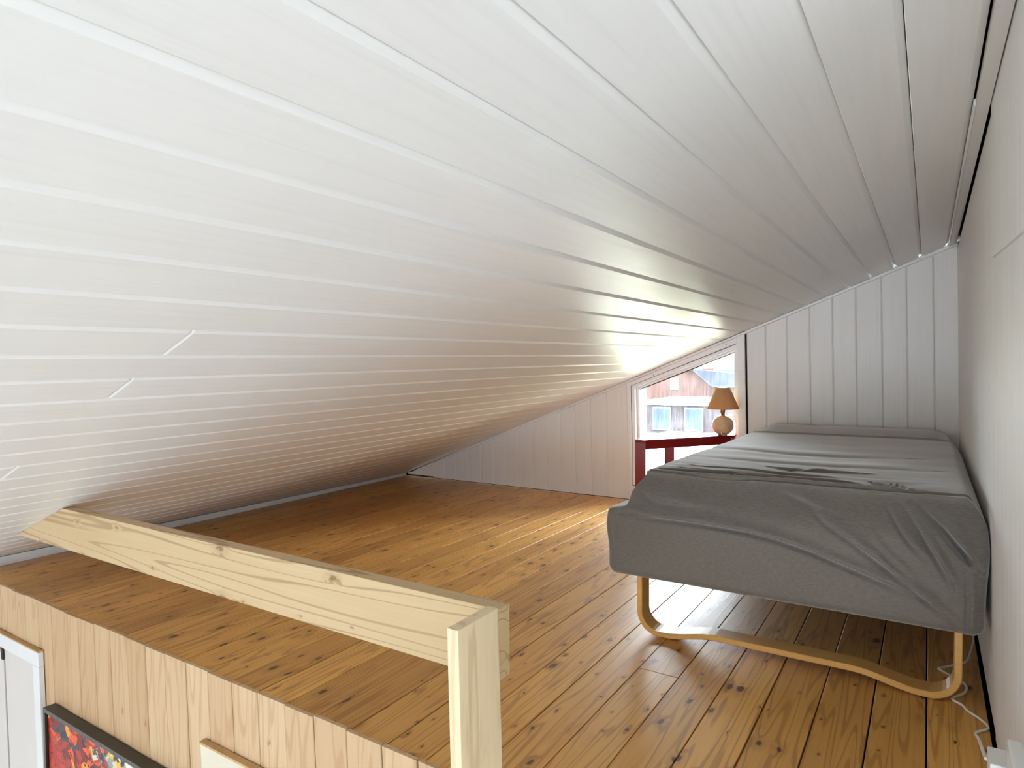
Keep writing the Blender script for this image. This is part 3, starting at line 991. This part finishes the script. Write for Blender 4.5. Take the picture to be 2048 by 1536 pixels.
def bent_leg(y0, y1):
    """one laminated loop: down, round the corner, shallow arch along the floor, up again"""
    th = 0.020
    pts = []
    xl, xr = -0.914, 0.091
    R = 0.085
    pts.append((xl, 0.238))
    pts.append((xl, 0.15))
    for k in range(0, 9):
        a = math.pi + (math.pi / 2) * k / 8 * 0.97
        pts.append((xl + R + R * math.cos(a), 0.0015 + R + R * math.sin(a)))
    # arch (s-curves) between the two feet
    xa, xb = xl + R + 0.012, xr - R - 0.012
    for k in range(1, 34):
        t = k / 34
        x = xa + (xb - xa) * t
        s0, s1 = min(1, t / 0.24), min(1, (1 - t) / 0.24)
        hgt = 0.030 * (s0 * s0 * (3 - 2 * s0)) * (s1 * s1 * (3 - 2 * s1))
        pts.append((x, 0.0015 + hgt))
    for k in range(0, 9):
        a = 1.5 * math.pi + (math.pi / 2) * (0.03 + 0.97 * k / 8)
        pts.append((xr - R + R * math.cos(a), 0.0015 + R + R * math.sin(a)))
    pts.append((xr, 0.15))
    pts.append((xr, 0.238))
    outer, inner = [], []
    for i, p in enumerate(pts):
        a, b_ = pts[max(i - 1, 0)], pts[min(i + 1, len(pts) - 1)]
        tx, tz = b_[0] - a[0], b_[1] - a[1]
        l = math.hypot(tx, tz)
        nx_, nz_ = -tz / l, tx / l
        outer.append(p)
        inner.append((p[0] + nx_ * th, p[1] + nz_ * th))
    v, f = [], []
    bb = 0.0025
    m = len(pts)
    for i in range(m):
        (ox, oz), (ix, iz) = outer[i], inner[i]
        ux, uz = (ix - ox) / th, (iz - oz) / th
        for d, yy in ((0, y0 + bb), (bb, y0), (th - bb, y0), (th, y0 + bb), (th, y1 - bb), (th - bb, y1), (bb, y1), (0, y1 - bb)):
            v.append((ox + ux * d, yy, oz + uz * d))
    for i in range(m - 1):
        for q in range(8):
            f.append((i * 8 + q, i * 8 + (q + 1) % 8, (i + 1) * 8 + (q + 1) % 8, (i + 1) * 8 + q))
    f.append(tuple(range(8)))
    f.append(tuple(range((m - 1) * 8, m * 8)))
    return child(new_obj('bent_wood_leg', v, f, M_BEECH), bed)


bent_leg(2.285, 2.362)
bent_leg(4.16, 4.237)

# ------------------------------------------------------------------ red corner table with the lamp
tb = thing(empty('side_table', (-1.4, 4.3, 0)), 'red lacquered side table in front of the loft window, with a lamp on it', 'table')
A, B, C = Vector((-1.583, 3.925)), Vector((-1.583, 4.552)), Vector((-1.10, 4.552))
TZ = 0.532


def tri_inset(d):
    # inset of the triangle with a blunted right tip
    tip0, tip1 = Vector((-1.10, 4.50)), Vector((-1.10, 4.552))
    pts = [A, Vector((-1.513, 3.925)), tip0, tip1, B]
    c = sum(pts, Vector((0, 0))) / len(pts)
    return [p + (c - p).normalized() * d for p in pts]


top = prism('table_top', [(p.x, p.y, TZ - 0.014) for p in tri_inset(0.0)], (0, 0, 0.014), M_RED)
bevel(top, 0.002)
child(top, tb)


def rail_piece(p, q, w=0.022, z0=TZ - 0.060, z1=TZ - 0.0145):
    d = (q - p).normalized()
    n = Vector((-d.y, d.x)) * w
    o = prism('apron', [(p.x, p.y, z0), (q.x, q.y, z0), (q.x + n.x, q.y + n.y, z0), (p.x + n.x, p.y + n.y, z0)], (0, 0, z1 - z0), M_RED)
    bevel(o, 0.0015)
    return child(o, tb)


rail_piece(Vector((-1.512, 3.929)), Vector((-1.102, 4.498)))
rail_piece(Vector((-1.580, 4.478)), Vector((-1.580, 3.998)), 0.022)
rail_piece(Vector((-1.176, 4.548)), Vector((-1.510, 4.548)), 0.022)
for lx, ly in ((-1.582, 3.926), (-1.582, 4.480), (-1.174, 4.480)):
    child(box('leg', (lx, ly, 0.0012), (lx + 0.070, ly + 0.070, TZ - 0.0145), M_RED, None, 0.002), tb)

LX, LY = -1.172, 4.478
lamp = thing(empty('table_lamp', (LX, LY, TZ)), 'small lamp with round beige base and tan cone shade on the red table', 'lamp')
R0 = 0.069
prof = [(0.030, 0.0008)]
for k in range(5, 30):
    a = -math.pi / 2 + math.pi * k / 32
    prof.append((R0 * math.cos(a) * 1.03, 0.066 + R0 * math.sin(a)))
prof += [(0.016, 0.134)]
child(lathe('lamp_base', prof, (LX, LY, TZ), M_LAMPWOOD), lamp)
child(lathe('socket', [(0.012, 0.1342), (0.013, 0.146), (0.016, 0.150), (0.016, 0.185), (0.010, 0.190)], (LX, LY, TZ), M_BRASS, n=24), lamp)
s0, s1 = (0.104, 0.176), (0.046, 0.322)
child(lathe('lamp_shade', [s0, (s0[0] + 0.0008, s0[1] + 0.004), (s1[0], s1[1]), (s1[0] - 0.002, s1[1]), (s0[0] - 0.002, s0[1])], (LX, LY, TZ), M_SHADE, n=48, close=True), lamp)
child(lathe('shade_carrier', [(0.0435, 0.3185), (0.0435, 0.3205), (0.004, 0.3205), (0.004, 0.3185)], (LX, LY, TZ), M_BRASS, n=24, close=True), lamp)
child(lathe('bulb', [(0.009, 0.1905), (0.012, 0.205), (0.026, 0.24), (0.028, 0.255), (0.018, 0.277), (0.004, 0.284)], (LX, LY, TZ), M_PLASTIC, n=20), lamp)
child(tube('cord', [(LX + 0.004, LY - 0.05, TZ + 0.028), (LX + 0.008, LY - 0.066, TZ + 0.014), (LX + 0.012, LY - 0.060, TZ + 0.004), (LX + 0.03, LY - 0.03, TZ + 0.0035)], 0.0028, M_CABLE), lamp)

# ------------------------------------------------------------------ painting on the boards below the loft
PX0, PX1, PZ1, PZ0, PY0, PY1 = -3.010, -2.05, -0.366, -1.10, 1.158, YF - 0.0035
pt = thing(empty('framed_painting', (-2.5, PY1, PZ0)), 'abstract oil painting in red orange black and ivory in a black box frame', 'painting')
fwid = 0.016
for nm, lo, hi in (('frame_bar', (PX0, PY0, PZ1 - fwid), (PX1, PY1, PZ1)), ('frame_bar', (PX0, PY0, PZ0), (PX1, PY1, PZ0 + fwid)),
                   ('frame_bar', (PX0, PY0, PZ0 + fwid), (PX0 + fwid, PY1, PZ1 - fwid)), ('frame_bar', (PX1 - fwid, PY0, PZ0 + fwid), (PX1, PY1, PZ1 - fwid))):
    o = box(nm, lo, hi, M_BLACK)
    o.data.materials.append(M_FRAMEEDGE)
    for p in o.data.polygons:
        if p.normal.y < -0.9:
            p.material_index = 1
    child(o, pt)
child(box('canvas', (PX0 + fwid + 0.006, PY0 + 0.010, PZ0 + fwid + 0.006), (PX1 - fwid - 0.006, PY1 - 0.004, PZ1 - fwid - 0.006), M_ART), pt)
child(box('backing', (PX0 + fwid, PY1 - 0.0035, PZ0 + fwid), (PX1 - fwid, PY1 - 0.0005, PZ1 - fwid), M_BLACK), pt)

# ------------------------------------------------------------------ socket, adapter and cables low on the right wall
sk_y0, sk_y1 = 1.27, 1.452
xw = wall_x(0.26) - 0.004
sk = thing(empty('wall_socket', (xw, 1.36, 0.2)), 'white surface mounted wall socket box low on the right wall', 'socket')
child(box('socket_box', (xw - 0.026, sk_y0, 0.165), (xw - 0.0005, sk_y1, 0.326), M_PLASTIC, None, 0.006, 3), sk)
child(lathe('socket_face', [(0.030, 0.0), (0.030, 0.003), (0.026, 0.004)], (0, 0, 0), M_PLASTIC, n=28), sk)
sk.children[-1].data.transform(Matrix.Rotation(math.radians(-90), 4, 'Y'))
sk.children[-1].data.transform(Matrix.Translation((xw - 0.0262, 1.36, 0.245)))
ad = thing(empty('plug_adapter', (xw, 1.5, 0.21)), 'white plug adapter on the right wall with two white cables', 'plug')
child(box('adapter_body', (xw - 0.049, 1.470, 0.205), (xw - 0.0005, 1.538, 0.262), M_PLASTIC, None, 0.004, 3), ad)
child(box('adapter_base', (xw - 0.012, 1.464, 0.199), (xw - 0.0003, 1.544, 0.2655), M_PLASTIC, None, 0.002, 2), ad)
cz = 0.0045
cab = tube('power_cable', [(0.145, 3.05, cz), (0.142, 2.90, 0.03), (0.142, 2.80, 0.022), (0.132, 2.73, 0.008), (0.118, 2.642, cz), (0.100, 2.606, cz), (0.078, 2.576, cz),
                           (0.045, 2.535, cz), (0.037, 2.522, cz), (0.046, 2.507, cz), (0.071, 2.481, cz), (0.099, 2.448, cz), (0.107, 2.42, cz),
                           (0.100, 2.375, cz), (0.074, 2.328, cz), (0.069, 2.306, cz), (0.091, 2.285, cz), (0.104, 2.252, cz), (0.127, 2.224, cz), (0.143, 2.194, cz),
                           (0.146, 2.178, cz), (0.140, 2.163, cz), (0.119, 2.136, cz), (0.1145, 2.115, 0.008), (0.113, 2.0, 0.055), (0.109, 1.85, 0.114), (0.105, 1.70, 0.170), (0.1015, 1.57, 0.222), (0.1010, 1.545, 0.232)],
           0.0036, M_CABLE)
thing(cab, 'white power cable snaking over the floorboards from under the bed to the wall plug', 'cable')
cab2 = tube('lead', [(xw - 0.048, 1.494, 0.222), (xw - 0.074, 1.490, 0.214), (xw - 0.105, 1.48, 0.170), (xw - 0.115, 1.47, 0.10), (xw - 0.10, 1.45, 0.03), (xw - 0.07, 1.40, 0.006), (xw - 0.05, 1.30, 0.006)], 0.0042, M_PLASTIC)
child(cab2, ad)

# ------------------------------------------------------------------ outside the window
M_GROUND = plain('pale_dry_lawn', (0.13, 0.125, 0.088, 1), 0.95, 0.1, nscale=0.9, namt=0.16)
M_REDWALL = wood('weathered_red_cladding', 'Z', srgb(47, 32, 29), srgb(42, 28, 25), srgb(34, 24, 22), knot_amt=0, plank_var=0.3, rough=0.9, spec=0.03, bump=0.1, across_k=4, along_k=0.4)
M_SLATE = plain('blue_grey_slate', srgb(32, 35, 42), 0.9, 0.03, nscale=2.5, namt=0.15)
M_SHEDROOF = plain('frosted_flat_roof', (0.82, 0.80, 0.74, 1), 0.8, 0.2, nscale=2, namt=0.04)
M_SHEDWALL = plain('mauve_grey_boards', srgb(33, 28, 31), 0.9, 0.03, nscale=3, namt=0.1)
M_DARKPANE = plain('dark_blue_pane', srgb(24, 38, 50), 0.12, 0.15, nscale=2.0, namt=0.25)
M_SHEDFRAME = plain('grey_shed_window_frame', srgb(76, 75, 80), 0.9, 0.03, nscale=3, namt=0.05)
M_TEAL = plain('teal_pane', srgb(62, 84, 86), 0.6, 0.03, nscale=2.0, namt=0.1)
gz_ = -0.72
gv_ = [(-40, YB + 1.2, LOW - 0.35), (20, YB + 1.2, LOW - 0.35), (20, 15.5, gz_), (-40, 15.5, gz_), (20, 24, gz_ + 0.15), (-40, 24, gz_ + 0.15), (20, 90, gz_ + 0.15), (-40, 90, gz_ + 0.15)]
gb_ = [(x, y, -4.0) for x, y, z in gv_]
gf_ = [(0, 1, 2, 3), (3, 2, 4, 5), (5, 4, 6, 7)]
gf_ += [tuple(8 + q for q in reversed(f)) for f in gf_]
for a, b_ in ((0, 1), (1, 2), (2, 4), (4, 6), (6, 7), (7, 5), (5, 3), (3, 0)):
    gf_.append((a, b_, b_ + 8, a + 8))
struct(new_obj('ground', gv_ + gb_, gf_, M_GROUND))

sh = thing(empty('garden_shed', (-5.3, 17, gz_)), 'flat roofed grey shed with two blue grey windows outside the loft window', 'shed')
child(box('wall', (-6.12, 16.0, gz_ - 0.1), (-4.58, 18.6, 0.02), M_SHEDWALL), sh)
child(box('roof', (-6.35, 15.9, 0.022), (-4.50, 18.8, 0.10), M_SHEDROOF, None, 0.01), sh)
for wx0, wx1 in ((-5.95, -5.47), (-5.12, -4.66)):
    fr_ = child(box('window', (wx0, 15.965, -0.62), (wx1, 15.998, -0.03), M_SHEDFRAME), sh)
    pn = box('pane', (wx0 + 0.025, 15.950, -0.595), (wx1 - 0.025, 15.963, -0.07), M_DARKPANE)
    pn.parent = fr_
    pn.matrix_parent_inverse = Matrix.Identity(4)
ho = thing(empty('neighbour_house', (-6.0, 22, gz_)), 'reddish clad house with blue grey slate roof behind the shed', 'house')
child(box('wall', (-7.68, 20.0, gz_ - 0.1), (-2.2, 26.0, 0.52), M_REDWALL), ho)
child(prism('gable', [(-7.68, 20.0, 0.52), (-5.55, 20.0, 0.52), (-5.55, 20.0, 0.93), (-6.3, 20.0, 0.90)], (0, 6, 0), M_REDWALL), ho)
child(prism('roof', [(-6.5, 19.85, 0.92), (-6.1, 19.8, 0.86), (-5.5, 19.8, 0.36), (-1.9, 19.8, 0.36), (-1.9, 21.5, 0.97), (-6.1, 21.5, 0.97)], (0, 0.02, 0.05), M_SLATE), ho)
child(box('window', (-6.86, 19.95, 0.26), (-6.58, 19.99, 0.62), M_TEAL), ho)
